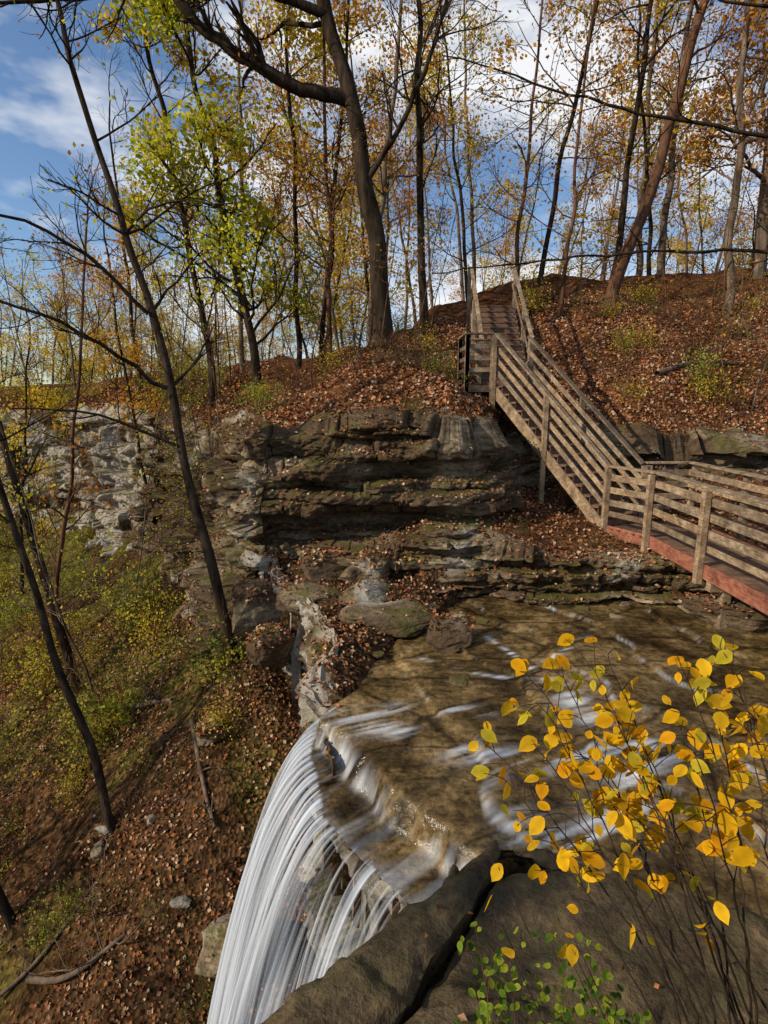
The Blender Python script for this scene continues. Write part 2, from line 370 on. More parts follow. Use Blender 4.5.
fl([(1.2,5.9),(.2,6.1),(-.6,5.9)],.10,.7)
fl([(2.2,4.3),(1.6,3.95),(1.2,4.1)],.2,1.1)
fl([(.5,7.3),(1.3,6.8),(2.2,6.6)],.04,.7)
fl([(3.2,8.),(2.4,7.2),(1.9,6.9)],.06,.7)
foam+=.2*np.exp(-(pdist(x,y,[(-.8,5.6),(-.84,5.2),(-.62,4.7),(-.2,4.15),(.3,3.6)])/.08)**2)*np.clip(.6+.6*vn(al_*30,s,seed=80),0,1)
foam=np.clip(foam,0,.9)
mkmesh('stream_water',np.c_[x,y,zw],F,M_water,np.c_[foam,foam,foam])
# waterfall curtain
m,nt,b=mat('waterfall_water');a=attr(nt)
b.inputs['Base Color'].default_value=(.56,.61,.68,1);b.inputs['Roughness'].default_value=.5
sp=N(nt,'ShaderNodeSeparateColor');nt.links.new(a,sp.inputs[0])
tr=N(nt,'ShaderNodeBsdfTransparent');ms=N(nt,'ShaderNodeMixShader');nt.links.new(sp.outputs[0],ms.inputs[0])
nt.links.new(tr.outputs[0],ms.inputs[1]);nt.links.new(b.outputs[0],ms.inputs[2]);nt.links.new(ms.outputs[0],nt.nodes['Material Output'].inputs[0])
M_fall=m
fall=empty('waterfall')
def curtain(name,lip,vel,seed,k,L_,nu,nv,dens,comb):
    p,s=resample(np.array(lip),.004);idx=np.linspace(0,len(s)-1,nu).astype(int);p=p[idx];s=s[idx]
    v=np.array(vel);vi=np.stack([np.interp(np.linspace(0,1,nu),np.linspace(0,1,len(v)),v[:,c]) for c in (0,1)],1)
    q=np.linspace(0,1,nv)**1.5
    S=np.repeat(s[:,None],nv,1);Q=np.repeat(q[None,:],nu,0)
    d=Q*L_
    rib=vn(S*34,Q*1.2,seed=seed);rib2=vn(S*9,Q*1.6,seed=seed+1);rib3=vn(S*90,Q*3,seed=seed+2);big=vn(S*3,Q*1.2,seed=seed+6)
    dd=d*(1+.08*rib2+.035*rib+.12*big)-.05
    drop=k*np.maximum(d,0)**2
    PX=p[:,0][:,None]+vi[:,0][:,None]*dd;PY=p[:,1][:,None]+vi[:,1][:,None]*dd
    PZ=p[:,2][:,None]+.012-drop*(1+.08*rib2+.08*big)+.012*rib*np.exp(-Q*3)
    al=dens+.36*rib+.32*rib2+.16*rib3+ .40*big+.20*sst(1.6,.3,S)+.20*sst(.15,.7,Q)
    cm=sst(.9,1.3,S)
    al=al-comb*cm*np.exp(-(Q/.16)**2)*(.75-rib*1.1)+.0
    al=al*sst(0,.02,Q)*sst(1,.75,Q)
    al=np.clip(al,0,.90)*sst(0,.05,S)
    V=np.stack([PX,PY,PZ],-1).reshape(-1,3);c=al.reshape(-1,1).repeat(3,1)
    mkmesh(name,V,gridfaces(nu,nv),M_fall,c,parent=fall)
lip=[(-.62,6.12,.0),(-.80,5.7,-.03),(-.86,5.25,-.16),(-.63,4.68,-.28),(-.2,4.13,-.28),(.3,3.58,-.28)]
lr,_s=resample(np.array(lip),.1);lr=lr+np.c_[.06*vn(_s*2.3,_s*0,seed=3),.06*vn(_s*2.3,_s*0+4,seed=3),.02*vn(_s*3,_s*0+8,seed=3)]
vel=[(-.82,-.45),(-.82,-.44),(-.77,-.58),(-.74,-.60),(-.72,-.62),(-.70,-.64)]
curtain('curtain_back',lr,vel,81,2.0,1.85,800,100,.30,.4)
curtain('curtain_front',lr+np.array([.02,0,.02]),vel,91,1.55,1.95,800,100,.04,.5)
# slabs
def slab(name,pg,zt,th,seed,mt=M_slab,step=.03,tilt=(0,0)):
    x,y,F=gridpoly(pg,step,None)
    z=zt+tilt[0]*x+tilt[1]*y+.07*fbm(x*2,y*2,seed=seed,o=4)
    lv=fbm(x*1.3,y*1.3,seed=seed+2);z=z+.035*sst(0,.06,lv)-.035*sst(-.2,-.26,lv)
    d=pdist(x,y,cl(pg));z=z-.05*np.exp(-(d/.05)**2)
    n=len(x);V=np.c_[x,y,z]
    e={}
    for f in F:
        for k in range(4):
            a,b_=int(f[k]),int(f[(k+1)%4])
            if a!=b_:e[(a,b_)]=e.get((a,b_),0)+1
    be=[(a,b_) for (a,b_) in e if (b_,a) not in e]
    bv=sorted({v for q in be for v in q});ring={v:i for i,v in enumerate(bv)};c=np.array([x.mean(),y.mean()])
    layers=6;Vs=[V]
    for l in range(1,layers+1):
        f=l/layers;bx=x[bv];by=y[bv];off=-.05*f+.07*vn(bx*5,by*5,l*3.3,seed=seed+5)*(f>0)
        dx=bx-c[0];dy=by-c[1];r=np.hypot(dx,dy)
        Vs.append(np.c_[bx+dx/r*off,by+dy/r*off,z[bv]-th*f])
    Fs=[tuple(int(i) for i in f) for f in F]
    def id_(v,l):return v if l==0 else n+(l-1)*len(bv)+ring[v]
    for a,b_ in be:
        for l in range(layers):Fs.append((id_(b_,l),id_(a,l),id_(a,l+1),id_(b_,l+1)))
    Fs2=[]
    for f in Fs:
        g=[]
        for i in f:
            if i not in g:g.append(i)
        if len(g)>=3:Fs2.append(g)
    return mkmesh(name,np.vstack(Vs),Fs2,mt,smooth=True)
def rough(pg,am,seed):
    p,s=resample(np.array(pg+[pg[0]]),.07);p=p[:-1];s=s[:-1]
    p=p+np.c_[vn(s*4,s*0,seed=seed)+.5*vn(s*11,s*0,seed=seed+1),vn(s*4,s*0+9,seed=seed)+.5*vn(s*11,s*0+9,seed=seed+1)]*am
    return [tuple(q) for q in p]
slab('rock_slab',rough([(.95,4.0),(.55,3.66),(.24,3.42),(-.25,2.98),(-.74,2.6),(-.9,2.1),(-.45,1.9),(.05,2.58),(.45,3.15),(.87,3.68)],.025,1),.10,.5,101)
slab('rock_slab',rough([(.91,3.68),(.47,3.13),(.07,2.56),(-.43,1.88),(.5,1.5),(4.4,1.5),(5.6,2.8),(4.4,2.95),(3.2,3.12),(2.4,3.38),(1.7,3.74),(1.2,3.92)],.03,2),.05,.4,105)
# boulders
def boulder(name,loc,sc,seed,strat=.3,mt=M_rock,rot=0,sub=5):
    import bmesh
    bm=bmesh.new();bmesh.ops.create_icosphere(bm,subdivisions=sub,radius=1)
    v=np.array([q.co[:] for q in bm.verts])
    f=np.sign(v)*np.abs(v)**.75
    n=fbm(f[:,0]*1.3,f[:,1]*1.3,f[:,2]*1.3,seed=seed,o=5)
    f=f*(1+.42*n)[:,None]
    rg=R(seed)
    for k in range(9):
        d=rg.normal(size=3);d/=np.linalg.norm(d);c=rg.uniform(.6,.85);pj=f@d;f=f-np.maximum(pj-c,0)[:,None]*d*.9
    zz=f[:,2]*3.5+.6*vn(f[:,0]*2,f[:,1]*2,seed=seed+1);lay=np.floor(zz)
    f[:,:2]*=(1+strat*.35*(_h(lay,lay*0,lay*0,seed+2)-.5)-.05*np.abs(2*(zz-lay)-1)**5)[:,None]
    f=f+.03*np.stack([fbm(f[:,0]*8,f[:,1]*8,f[:,2]*8,seed=seed+k,o=2) for k in (3,4,5)],1)
    f=f*np.array(sc);c,s_=math.cos(rot),math.sin(rot)
    f=np.c_[f[:,0]*c-f[:,1]*s_,f[:,0]*s_+f[:,1]*c,f[:,2]]+np.array(loc)
    F=[[q.index for q in fa.verts] for fa in bm.faces];bm.free()
    if sub==5:
        q=f[f[:,2]>loc[2]+sc[2]*.5];cliff_pts.append(np.c_[q,np.full(len(q),.0014)])
    return mkmesh(name,f,F,mt,smooth=False)
for nm_,lc,sc_,sd_,ro in [('flat_boulder',(.2,8.55,.12),(.95,.6,.26),201,.2),('boulder',(1.0,7.75,.16),(.46,.36,.32),205,.4),('boulder',(-.3,9.2,.2),(.6,.5,.35),209,0),
 ('mossy_boulder',(5.5,8.1,.3),(.8,.5,.36),213,-.2),('boulder',(-1.3,9.3,.15),(.6,.4,.4),217,.3),('boulder',(-2.3,9.9,-.3),(.7,.5,.7),219,1.),
 ('boulder',(1.9,10.2,.9),(.6,.45,.45),223,.6),('boulder',(-3.3,10.6,-1.1),(.5,.5,.4),227,.2),('boulder',(-.2,10.0,.5),(.6,.5,.45),229,1.1),('boulder',(-1.0,10.1,.4),(.6,.4,.5),231,.1),
 ('boulder',(-1.9,6.2,-3.6),(.55,.45,.5),235,.2),('boulder',(-.75,7.4,.0),(.35,.5,.22),237,.2),('boulder',(-3.,5.4,-4.9),(.6,.5,.4),241,.9),('boulder',(-5.2,12.5,-2.6),(.6,.5,.5),243,.9),('boulder',(-4.6,14.,-1.6),(.7,.5,.6),245,.3),
 ('boulder',(.9,10.1,.75),(.6,.4,.3),247,.1),('boulder',(-1.9,8.9,-.6),(.4,.35,.4),249,.5),('boulder',(-2.9,8.6,-1.9),(.35,.3,.25),251,.5)]:
    boulder(nm_,lc,sc_,sd_,rot=ro)
rng=R(55)
for i in range(26):
    x_,y_=(rng.uniform(1.2,6),rng.uniform(8.2,9.2)) if i<13 else ((rng.uniform(-.4,1.3),rng.uniform(6.6,9)) if i<20 else (rng.uniform(-5.5,-2),rng.uniform(5,9.5)))
    z_=float(height(np.array([x_]),np.array([y_]))[0]);k=rng.uniform(.06,.17)
    boulder('stone',(x_,y_,z_+.04),(k*1.3,k,k*.7),300+i,sub=3,rot=rng.uniform(0,3))
# ------------------------------------------------------------------ leaves
def leafquads(P,size,cols,rng,nrm=None,flat=.6,asp=.62,shape=4):
    n=len(P)
    if nrm is None:
        nm=rng.normal(size=(n,3))
    else: nm=nrm+rng.normal(size=(n,3))*flat
    nm/=np.linalg.norm(nm,axis=1)[:,None]
    t=rng.normal(size=(n,3))
    if shape==8:t=t*.7+np.array([-.3,0,-.8])
    t-=nm*(t*nm).sum(1)[:,None];t/=np.linalg.norm(t,axis=1)[:,None];b_=np.cross(nm,t)
    s=(size*rng.uniform(.6,1.3,n))[:,None]
    if shape==4:
        V=np.stack([P-t*s*.5,P+b_*s*.5*asp+nm*s*.12,P+t*s*.5,P-b_*s*.5*asp+nm*s*.12],1).reshape(-1,3);k=4
        F=np.arange(n*4).reshape(n,4)
    else:
        cu=rng.uniform(-.25,.25,n)[:,None];fo=rng.uniform(.0,.35,n)[:,None]
        mid=[(-.5,0),(-.14,0),(.10,0),(.34,0),(.62,0)];sdp=[(-.42,.16),(-.22,.33),(.04,.38),(.28,.29),(.46,.13)]
        def pt(a,c):return P+t*s*a+b_*s*c*asp*1.45+nm*s*(abs(c)*fo-cu*a*a*1.6)
        V=np.stack([pt(a,0) for a,c in mid]+[pt(a,c) for a,c in sdp]+[pt(a,-c) for a,c in sdp],1).reshape(-1,3);k=15
        i=np.arange(n)[:,None]*15
        qs=[(0,5,6,1),(1,6,7,2),(2,7,8,3),(3,8,9,4),(0,1,11,10),(1,2,12,11),(2,3,13,12),(3,4,14,13)]
        F=np.concatenate([i+np.array([q]) for q in qs],0)
        cols=np.repeat(cols,k,0)
        vm=np.tile(np.array([.82]*5+[1.05]*10),n)[:,None];return V,F,cols*vm*rng.uniform(.88,1.12,(len(cols),1))
    return V,F,np.repeat(cols,k,0)
def pal(rng,n,cols,var=.25):
    c=np.array(cols)[rng.randint(0,len(cols),n)];return c*rng.uniform(1-var,1+var,(n,1))
DEAD=[(.23,.088,.038),(.28,.125,.058),(.14,.052,.028),(.36,.21,.12),(.09,.04,.022),(.26,.105,.048),(.48,.34,.22),(.32,.13,.045)]
def litter(name,n,xr,yr,size,seed,mask=None,dim=1.,thr=-.1):
    rng=R(seed);x=rng.uniform(*xr,n);y=rng.uniform(*yr,n)
    m=np.ones(n,bool)
    if mask is not None:m=mask(x,y)
    m&=(vn(x*.8,y*.8,seed=seed)+.6*vn(x*2.5,y*2.5,seed=seed+1)+rng.uniform(-.3,1.3,n))>thr
    x=x[m];y=y[m];z=height(x,y);e=.06
    gx_=(height(x+e,y)-z)/e;gy_=(height(x,y+e)-z)/e
    ok=(np.abs(gx_)<2)&(np.abs(gy_)<2);x=x[ok];y=y[ok];z=z[ok];gx_=gx_[ok];gy_=gy_[ok]
    nm=np.stack([-gx_,-gy_,np.ones_like(x)],1);nm/=np.linalg.norm(nm,axis=1)[:,None]
    P=np.c_[x,y,z+rng.uniform(.015,.05,len(x))]
    return leafquads(P,size,pal(rng,len(x),DEAD,.35)*dim,rng,nm,.7,.8)
parts=[litter('a',95000,(-9,13),(11.2,20),.085,301,lambda x,y:inpoly(x,y,HILL)&(pdist(x,y,HB)>.6)),
 litter('f',22000,(-22,-5),(15,30),.15,307,lambda x,y:inpoly(x,y,HILL)&(pdist(x,y,HB)>.6)),
 litter('b',70000,(-12,-1),(3.5,17),.062,302,lambda x,y:~inpoly(x,y,PLAT),.9,.25),
 litter('c',5000,(1.5,9),(9,13.4),.07,303,lambda x,y:inpoly(x,y,LEDG)),
 litter('d',6000,(-2.6,1.8),(6.3,10.8),.06,304,lambda x,y:inpoly(x,y,PLAT)&~inpoly(x,y,WATER)&~inpoly(x,y,LEDG)),
 litter('e',120,(-.8,3.5),(1.9,3.6),.05,306,lambda x,y:inpoly(x,y,PLAT)&~inpoly(x,y,WATER))]
parts[-1][0][:,2]+=.20
rng=R(305);CP=np.concatenate(cliff_pts);CP=CP[(CP[:,1]<24)&(CP[:,1]>5.)&(CP[:,2]>-3)]
w_=np.clip(.45+vn(CP[:,0]*1.,CP[:,1]*1.,CP[:,2]*1.,seed=9),.05,1)*CP[:,3]
ci=rng.choice(len(CP),min(38000,len(CP)//2),replace=False,p=w_/w_.sum());CP=CP[ci,:3]
parts.append(leafquads(CP+np.array([0,0,.02])+rng.normal(size=CP.shape)*.02,.07,pal(rng,len(CP),DEAD,.35),rng,np.tile([0,0,1.],(len(CP),1)),.5,.8))
def merge(parts):
    Vs=[];Fs=[];Cs=[];o=0
    for V,F,C in parts:
        Vs.append(V);Fs.append(F+o);Cs.append(C);o+=len(V)
    return np.concatenate(Vs),np.concatenate(Fs),np.concatenate(Cs)
V,F,Cc=merge(parts);mkmesh('fallen_leaves',V,F,M_dead,Cc,smooth=False)
# ------------------------------------------------------------------ trees
def tubes(br):
    Vs=[];Fs=[];o=0
    for pts,rad,ns in br:
        pts=np.asarray(pts,float);n=len(pts);t=np.gradient(pts,axis=0);t/=np.linalg.norm(t,axis=1)[:,None]+1e-9
        ref=np.array([1.,0,0]) if abs(t[0,0])<.8 else np.array([0,1.,0])
        a=np.cross(t,ref);a/=np.linalg.norm(a,axis=1)[:,None]+1e-9;b_=np.cross(t,a)
        th=np.arange(ns)*2*math.pi/ns
        V=pts[:,None,:]+np.asarray(rad)[:,None,None]*(a[:,None,:]*np.cos(th)[None,:,None]+b_[:,None,:]*np.sin(th)[None,:,None])
        Vs.append(V.reshape(-1,3));i=np.arange(n*ns).reshape(n,ns);j=np.roll(i,-1,1)
        Fs.append(np.stack([i[:-1],j[:-1],j[1:],i[1:]],-1).reshape(-1,4)+o);o+=n*ns
    return np.concatenate(Vs),np.concatenate(Fs)
def rdir(rng,d,ang,up):
    d=d/np.linalg.norm(d);r=rng.normal(size=3);r-=d*(r@d);r/=np.linalg.norm(r)
    q=d*math.cos(ang)+r*math.sin(ang);q[2]+=up;return q/np.linalg.norm(q)
def grow(rng,br,tips,p,d,ln,r,lv,mx,kids,wob,up):
    n=6 if lv<mx else 4
    pts=[p];dd=d.copy()
    for i in range(n):
        dd=dd+rng.normal(size=3)*wob;dd[2]+=up*.25;dd/=np.linalg.norm(dd);pts.append(pts[-1]+dd*ln/n)
    pts=np.array(pts);rad=np.linspace(r,max(.005,r*.35),n+1)
    br.append((pts,rad,{1:5,2:4}.get(lv,3)))
    if lv>=mx:
        tips.append(pts[1:]);return
    for k in range(kids[lv-1]):
        f=rng.uniform(.2,1.);i=min(n-1,int(f*n));q=pts[i]+(pts[i+1]-pts[i])*(f*n-i)
        grow(rng,br,tips,q,rdir(rng,dd,rng.uniform(.4,.95),up),ln*rng.uniform(.42,.68)*(1.1-.4*f),max(.005,rad[i]*.55),lv+1,mx,kids,wob,up)
def tree(seed,trunk,r0,r1,nl=14,start=.35,ll=3.5,kids=(6,5),mx=3,up=.12,wob=.16,limbs=()):
    rng=R(seed);tr=chaikin(trunk,2);tr,s=resample(tr,.35)
    u=s/s[-1];rad=r0+(r1-r0)*u**.8;rad=rad*(1+.35*np.exp(-s/.35))*(1+.05*vn(s*2,s*0,seed=seed+3))
    tr=tr+np.c_[vn(s*.7,s*0,seed=seed),vn(s*.7,s*0+5,seed=seed),s*0]*.11*(u[:,None]>.02)
    br=[(tr,rad,10)];tips=[]
    for lp,la,lb in limbs:
        q,_=resample(chaikin(lp,2),.3);ra=np.linspace(la,lb,len(q));q=q+rng.normal(size=q.shape)*.02*1.;br.append((q,ra,7))
        for k in range(int(len(q)*.7)):
            i=rng.randint(len(q)//6,len(q)-1);d=q[i+1]-q[i];grow(rng,br,tips,q[i],rdir(rng,d,rng.uniform(.5,1.1),.1),rng.uniform(.5,1.)*ll*.45,max(.008,ra[i]*.5),2,mx,kids,wob,up)
    for k in range(nl):
        f=start+(1-start)*rng.uniform(0,1);i=min(len(tr)-2,int(f*(len(tr)-1)))
        th=rng.uniform(0,6.283);el=rng.uniform(.15,.8)
        d=np.array([math.cos(th)*math.cos(el),math.sin(th)*math.cos(el),math.sin(el)])
        grow(rng,br,tips,tr[i],d,ll*rng.uniform(.5,1.1)*(1.25-.75*f),rad[i]*rng.uniform(.3,.5),1,mx,kids,wob,up)
    d=tr[-1]-tr[-2];grow(rng,br,tips,tr[-1],d/np.linalg.norm(d),ll*.7,r1,1,mx,kids,wob,up)
    V,F=tubes(br);return V,F,np.concatenate(tips)
YG=[(.48,.50,.035),(.60,.54,.035),(.36,.42,.035),(.68,.55,.04),(.28,.34,.035)]
OR=[(.60,.25,.035),(.48,.18,.03),(.64,.34,.045),(.34,.14,.03),(.55,.30,.06)]
YE=[(.68,.44,.03),(.60,.36,.03),(.48,.36,.04),(.7,.5,.05)]
def mktree(name,spec,bark,leaves=None,nleaf=0,lsize=.12,base=None,link=True,seed=0,spread=.16,zmin=-99):
    V,F,T=spec;rng=R(seed+999)
    me_parts=[(V,F,np.full((len(V),3),.1))];nb=len(F)
    if nleaf:
        T=T[T[:,2]>zmin]
        k=rng.randint(0,len(T),nleaf);P=T[k]+rng.normal(size=(nleaf,3))*spread
        keep=vn(P[:,0]*.7,P[:,1]*.7,P[:,2]*.7,seed=seed)>-.25;P=P[keep]
        me_parts.append(leafquads(P,lsize,pal(rng,len(P),leaves),rng,None,1,.7))
    V,F,C=merge(me_parts);ob=mkmesh(name,V,F,bark,C,smooth=True,link=link)
    ob.data.materials.append(M_leaf);mi=np.zeros(len(F),np.int32);mi[nb:]=1;ob.data.polygons.foreach_set('material_index',mi)
    return ob
big=tree(401,[(-.05,16.2,5.0),(-.1,16.2,6.0),(-.35,16.4,8.6),(-.75,16.7,10.6),(-1.05,16.9,11.9),(-1.7,17.4,14.1),(-2.3,17.6,18)],.29,.14,9,.66,4.2,(5,5),
 limbs=[([(-1.,16.85,11.5),(-2.2,16.6,11.55),(-3.6,16.4,12.2),(-4.9,16.3,13.0),(-5.6,16.3,14.2),(-5.8,16.2,16)],.19,.08),([(-1.6,17.3,13.7),(-3.2,17,14.1),(-5,17,14.2),(-7.5,16.5,13.6),(-9.5,16,13.2)],.13,.04),([(-.5,16.5,9.3),(.6,16.2,10.8),(1.4,16,12.6),(2,15.8,15)],.08,.03)])
mktree('oak_tree',big,M_bark,OR,500,.13,seed=1)
t2=tree(402,[(-2.65,9.5,-1.6),(-2.9,9.6,0),(-3.3,9.85,1.3),(-3.64,9.95,2.4),(-3.9,10.3,4.1),(-4.36,10.6,5.5),(-4.7,10.9,7.1),(-5.2,11.2,8.5),(-5.9,11.5,10.8)],.105,.04,12,.4,2.9,(5,4),
 limbs=[([(-3.85,10.2,3.8),(-4.8,9.6,4.6),(-5.8,9.2,5.1),(-7.2,9,5.4)],.04,.015),([(-4.2,10.5,5.1),(-5.2,10.0,6.2),(-6.4,9.4,6.6),(-7.5,9,6.4)],.04,.013),([(-3.7,10,2.8),(-4.8,9.6,3.4),(-6,9.2,3.5)],.03,.012)])
mktree('slender_tree',t2,M_bark,YG,150,.08,seed=2)
t3=tree(403,[(-4.0,7.75,-4.6),(-4.15,7.75,-3.6),(-5.2,8.4,-1.2),(-6.4,9.2,1.7),(-7.3,9.8,4.4),(-8,10,8)],.08,.035,9,.5,2.4,(5,4))
mktree('slender_tree',t3,M_bark,seed=3)
t4=tree(404,[(-7.5,12.8,-4.6),(-7.7,12.9,-3),(-9.1,14,.5),(-9.9,14.6,3.5),(-10.6,15,7),(-11.,15,10)],.13,.05,12,.35,3,(5,4))
mktree('slender_tree',t4,M_bark,YG,500,.10,seed=4)
t5=tree(405,[(-5.2,6.9,-6),(-5.5,7.0,-4.8),(-6.1,7.4,-3.3),(-7,7.8,0),(-7.5,8,4)],.09,.05,8,.5,2.,(5,4))
mktree('slender_tree',t5,M_bark,seed=5)
t6=tree(406,[(-3.8,17.4,3.8),(-3.95,17.5,4.6),(-4.3,17.6,7),(-4.7,17.7,9.5),(-5.4,17.9,13),(-5.8,18,16)],.14,.05,30,.08,3.2,(6,5),up=.2)
mktree('maple_tree',t6,M_bark,YG,12500,.15,seed=6,spread=.22)
t6b=tree(416,[(-5.6,18.6,3.6),(-5.65,18.7,5),(-6.1,18.9,9),(-6.9,19,13),(-7.4,19,16)],.12,.05,22,.12,3.,(6,5),up=.2)
mktree('maple_tree',t6b,M_bark,[YG[1],YG[3],OR[2],OR[4],YE[0],YE[1]],8000,.14,seed=16,spread=.22)
t7=tree(407,[(7.1,18.8,6.3),(7.3,18.9,7.5),(8.5,19.1,10.3),(9.1,19.4,12.8),(10,20,16.4),(10.6,20.3,20)],.20,.10,9,.55,4,(5,5))
mktree('leaning_tree',t7,M_bark3,OR,2400,.12,seed=7)
t8=tree(408,[(13,20.8,6),(13.1,21,9),(13.2,21.2,14),(13.1,21.4,20)],.26,.15,14,.35,4,(5,5))
mktree('beech_tree',t8,M_bark2,OR,4500,.13,seed=8)
t9=tree(409,[(9.2,9.6,1.5),(9.3,9.6,4),(9.4,9.7,8),(9.5,9.8,12)],.22,.1,5,.6,3,(4,4),
 limbs=[([(9.35,9.6,7),(7.6,9.9,7.6),(5.8,10,7.8),(3.5,10,8.2),(.9,10,8.9)],.05,.010),([(9.3,9.6,5.8),(8.,11,6.2),(6,11.2,6.35),(3.6,11.2,6.25),(.9,11.1,5.9)],.045,.010),([(9.35,9.6,9),(8,9.9,9.6),(6,10.2,9.6),(4.2,10.4,10.2)],.05,.010)])
mktree('overhanging_tree',t9,M_bark,OR,300,.08,seed=9)
def straight(h,seed,lean=.5):
    rng=R(seed);a=rng.uniform(-lean,lean,2);return [(0,0,-.5),(0,0,1),(a[0]*.4,a[1]*.4,h*.35),(a[0],a[1],h*.7),(a[0]*1.3,a[1]*1.4,h)]
var={}
def V_(key,spec,bark,lv=None,nl=0,ls=.13,seed=0,sp=.2):
    ob=mktree(key,spec,bark,lv,nl,ls,link=False,seed=seed,spread=sp);var[key]=ob.data
V_('bare1',tree(501,straight(15,1),.15,.04,15,.3,3.6,(5,5)),S_bark)
V_('bare2',tree(502,straight(17,2,1.5),.17,.05,15,.35,4.,(5,5)),S_bark2,OR,500,.12,11)
V_('bare3',tree(503,straight(12,3,1.8),.085,.03,14,.25,3,(5,5)),S_bark3,OR,600,.12,12)
V_('or1',tree(504,straight(16,4),.15,.05,18,.25,3.8,(5,5)),S_bark2,OR,5600,.14,14,.28)
V_('or2',tree(505,straight(13,5,1.4),.10,.04,16,.2,3.4,(5,4)),S_bark,[OR[0],OR[2],YE[1],OR[4]],4200,.13,15,.28)
V_('ye1',tree(506,straight(13,6,1),.10,.04,17,.15,3.2,(5,4)),S_bark,[YG[1],YG[3]]+YE+[OR[2]],5000,.14,16,.28)
V_('sap1',tree(507,straight(6,7,.8),.03,.012,14,.12,1.7,(4,3)),S_bark3,OR,160,.08,17,.1)
V_('sap2',tree(508,straight(7.5,8,.8),.035,.012,14,.15,2,(4,3)),S_bark2,YE+YG,350,.09,18,.1)
V_('far1',tree(509,straight(15,9,1.4),.12,.04,12,.2,3.8,(5,4)),S_bark2,OR,300,.2,19,.3)
V_('far2',tree(510,straight(14,10,1.4),.12,.04,12,.15,3.8,(4,3)),S_bark2,[OR[0],OR[1],OR[4],(.35,.2,.08),YE[1]],2200,.2,20,.4)
V_('far3',tree(511,straight(12,11,1.4),.11,.04,12,.1,3.6,(4,3)),S_bark,YG[:2]+YE+[(.4,.3,.06),OR[2]],2000,.2,22,.4)
def place(key,name,x,y,sc=1.,rz=None,parent=None,rng=R(7)):
    ob=bpy.data.objects.new(name,var[key]);scene.collection.objects.link(ob)
    z=float(height(np.array([x]),np.array([y]))[0]);ob.location=(x,y,z-.1);ob.scale=(sc,sc,sc*rng.uniform(.9,1.15))
    ob.rotation_euler=(rng.uniform(-.08,.08),rng.uniform(-.08,.08),rng.uniform(0,6.28) if rz is None else rz)
    if parent:ob.parent=parent
    return ob
for k,n,x_,y_,s_ in [('bare1','bare_tree',1.2,18.5,1),('bare3','bare_tree',-1.6,18,1),('or2','autumn_tree',-2.1,19.5,1.),
 ('bare3','bare_tree',4.6,20.5,1),('bare3','bare_tree',5.6,18.5,.9),('or1','autumn_tree',10.8,18.5,.95),('bare1','bare_tree',8.8,23,1),('or2','autumn_tree',6.2,23.5,1.1),
 ('ye1','autumn_tree',-3.2,22,1.1),('or1','autumn_tree',15,20,1),('bare2','bare_tree',11.6,25,1),('bare1','bare_tree',-11.5,27,.8),
 ('bare2','bare_tree',-.6,24,1),('bare3','bare_tree',14.5,17.5,1),('or1','autumn_tree',12,28,1.1),('or2','autumn_tree',-8.8,20.8,.7),
 ('bare3','bare_tree',-10,16,1.),('ye1','autumn_tree',-15,22,.75),('ye1','autumn_tree',3.6,25,.9),
 ('or1','autumn_tree',-14,-2,1.2),('ye1','autumn_tree',-13,6.5,1.1),('or2','autumn_tree',-16,10,1.3),('bare2','bare_tree',-3.4,-5.5,1.),('or2','autumn_tree',-6,-4,1.3),('bare1','bare_tree',-19,14,1.1)]:  # unseen trees left of and behind the camera, added to cast dappled shade
    place(k,n,x_,y_,s_)
rng=R(77)
for i in range(34):
    x_=rng.uniform(-7,12);y_=rng.uniform(12.8,19)
    if not inpoly(np.array([x_]),np.array([y_]),HILL)[0] or (1.2<x_<5.2 and y_<18.5):continue
    place('sap1' if rng.rand()<.65 else 'sap2','sapling',x_,y_,rng.uniform(.4,.95))
for i in range(10):
    y_=rng.uniform(8,20);x_=rng.uniform(-12,-4.5)
    if inpoly(np.array([x_]),np.array([y_]),PLAT)[0]:continue
    place('sap2','sapling',x_,y_,rng.uniform(.6,1.1))
dt=empty('distant_trees')
for i in range(130):
    a=rng.uniform(-.72,.72);d=27+rng.rand()**1.2*60;x_=math.sin(a)*d;y_=math.cos(a)*d
    if x_<-3 and d<45 and rng.rand()<.6:continue
    place(rng.choice(['far1','far1','far2','far2','far3'] if x_>-3 else ['far1','far3','far3','far2']),'distant_tree',x_,y_,rng.uniform(.7,1.1)*(.75 if x_<-8 else 1),parent=dt,rng=rng)
for i in range(90):
    a=rng.uniform(-.80,-.15);d=60+rng.rand()*90;x_=math.sin(a)*d;y_=math.cos(a)*d
    place(rng.choice(['far2','far3','far1']),'distant_tree',x_,y_,rng.uniform(.5,.75),parent=dt,rng=rng)
# undergrowth
def bush(seed,h,nst,nleaf,cols,ls):
    rng=R(seed);br=[];tips=[]
    for k in range(nst):
        th=rng.uniform(0,6.28);el=rng.uniform(.6,1.4);d=np.array([math.cos(th)*math.cos(el),math.sin(th)*math.cos(el),math.sin(el)])
        grow(rng,br,tips,np.array([rng.normal()*.1,rng.normal()*.1,-.1]),d,h*rng.uniform(.7,1.1),.010,1,2,(6,),.18,.1)
    V,F=tubes(br);return V,F,np.concatenate(tips)
YB=[(.46,.46,.05),(.56,.51,.06),(.36,.38,.05),(.58,.46,.06)]
for i,(c,nl,s_) in enumerate([(YB,900,.075),([(.26,.32,.05),(.40,.42,.05),(.20,.23,.04)],800,.075),([YE[0],YB[3],YB[1]],600,.07),([(.07,.11,.02),(.12,.17,.03),(.2,.23,.03)],520,.055)]):
    V_('bush%d'%i,bush(600+i,1.3,9,nl,c,.08),S_bark3,c,nl,s_,60+i,.18)
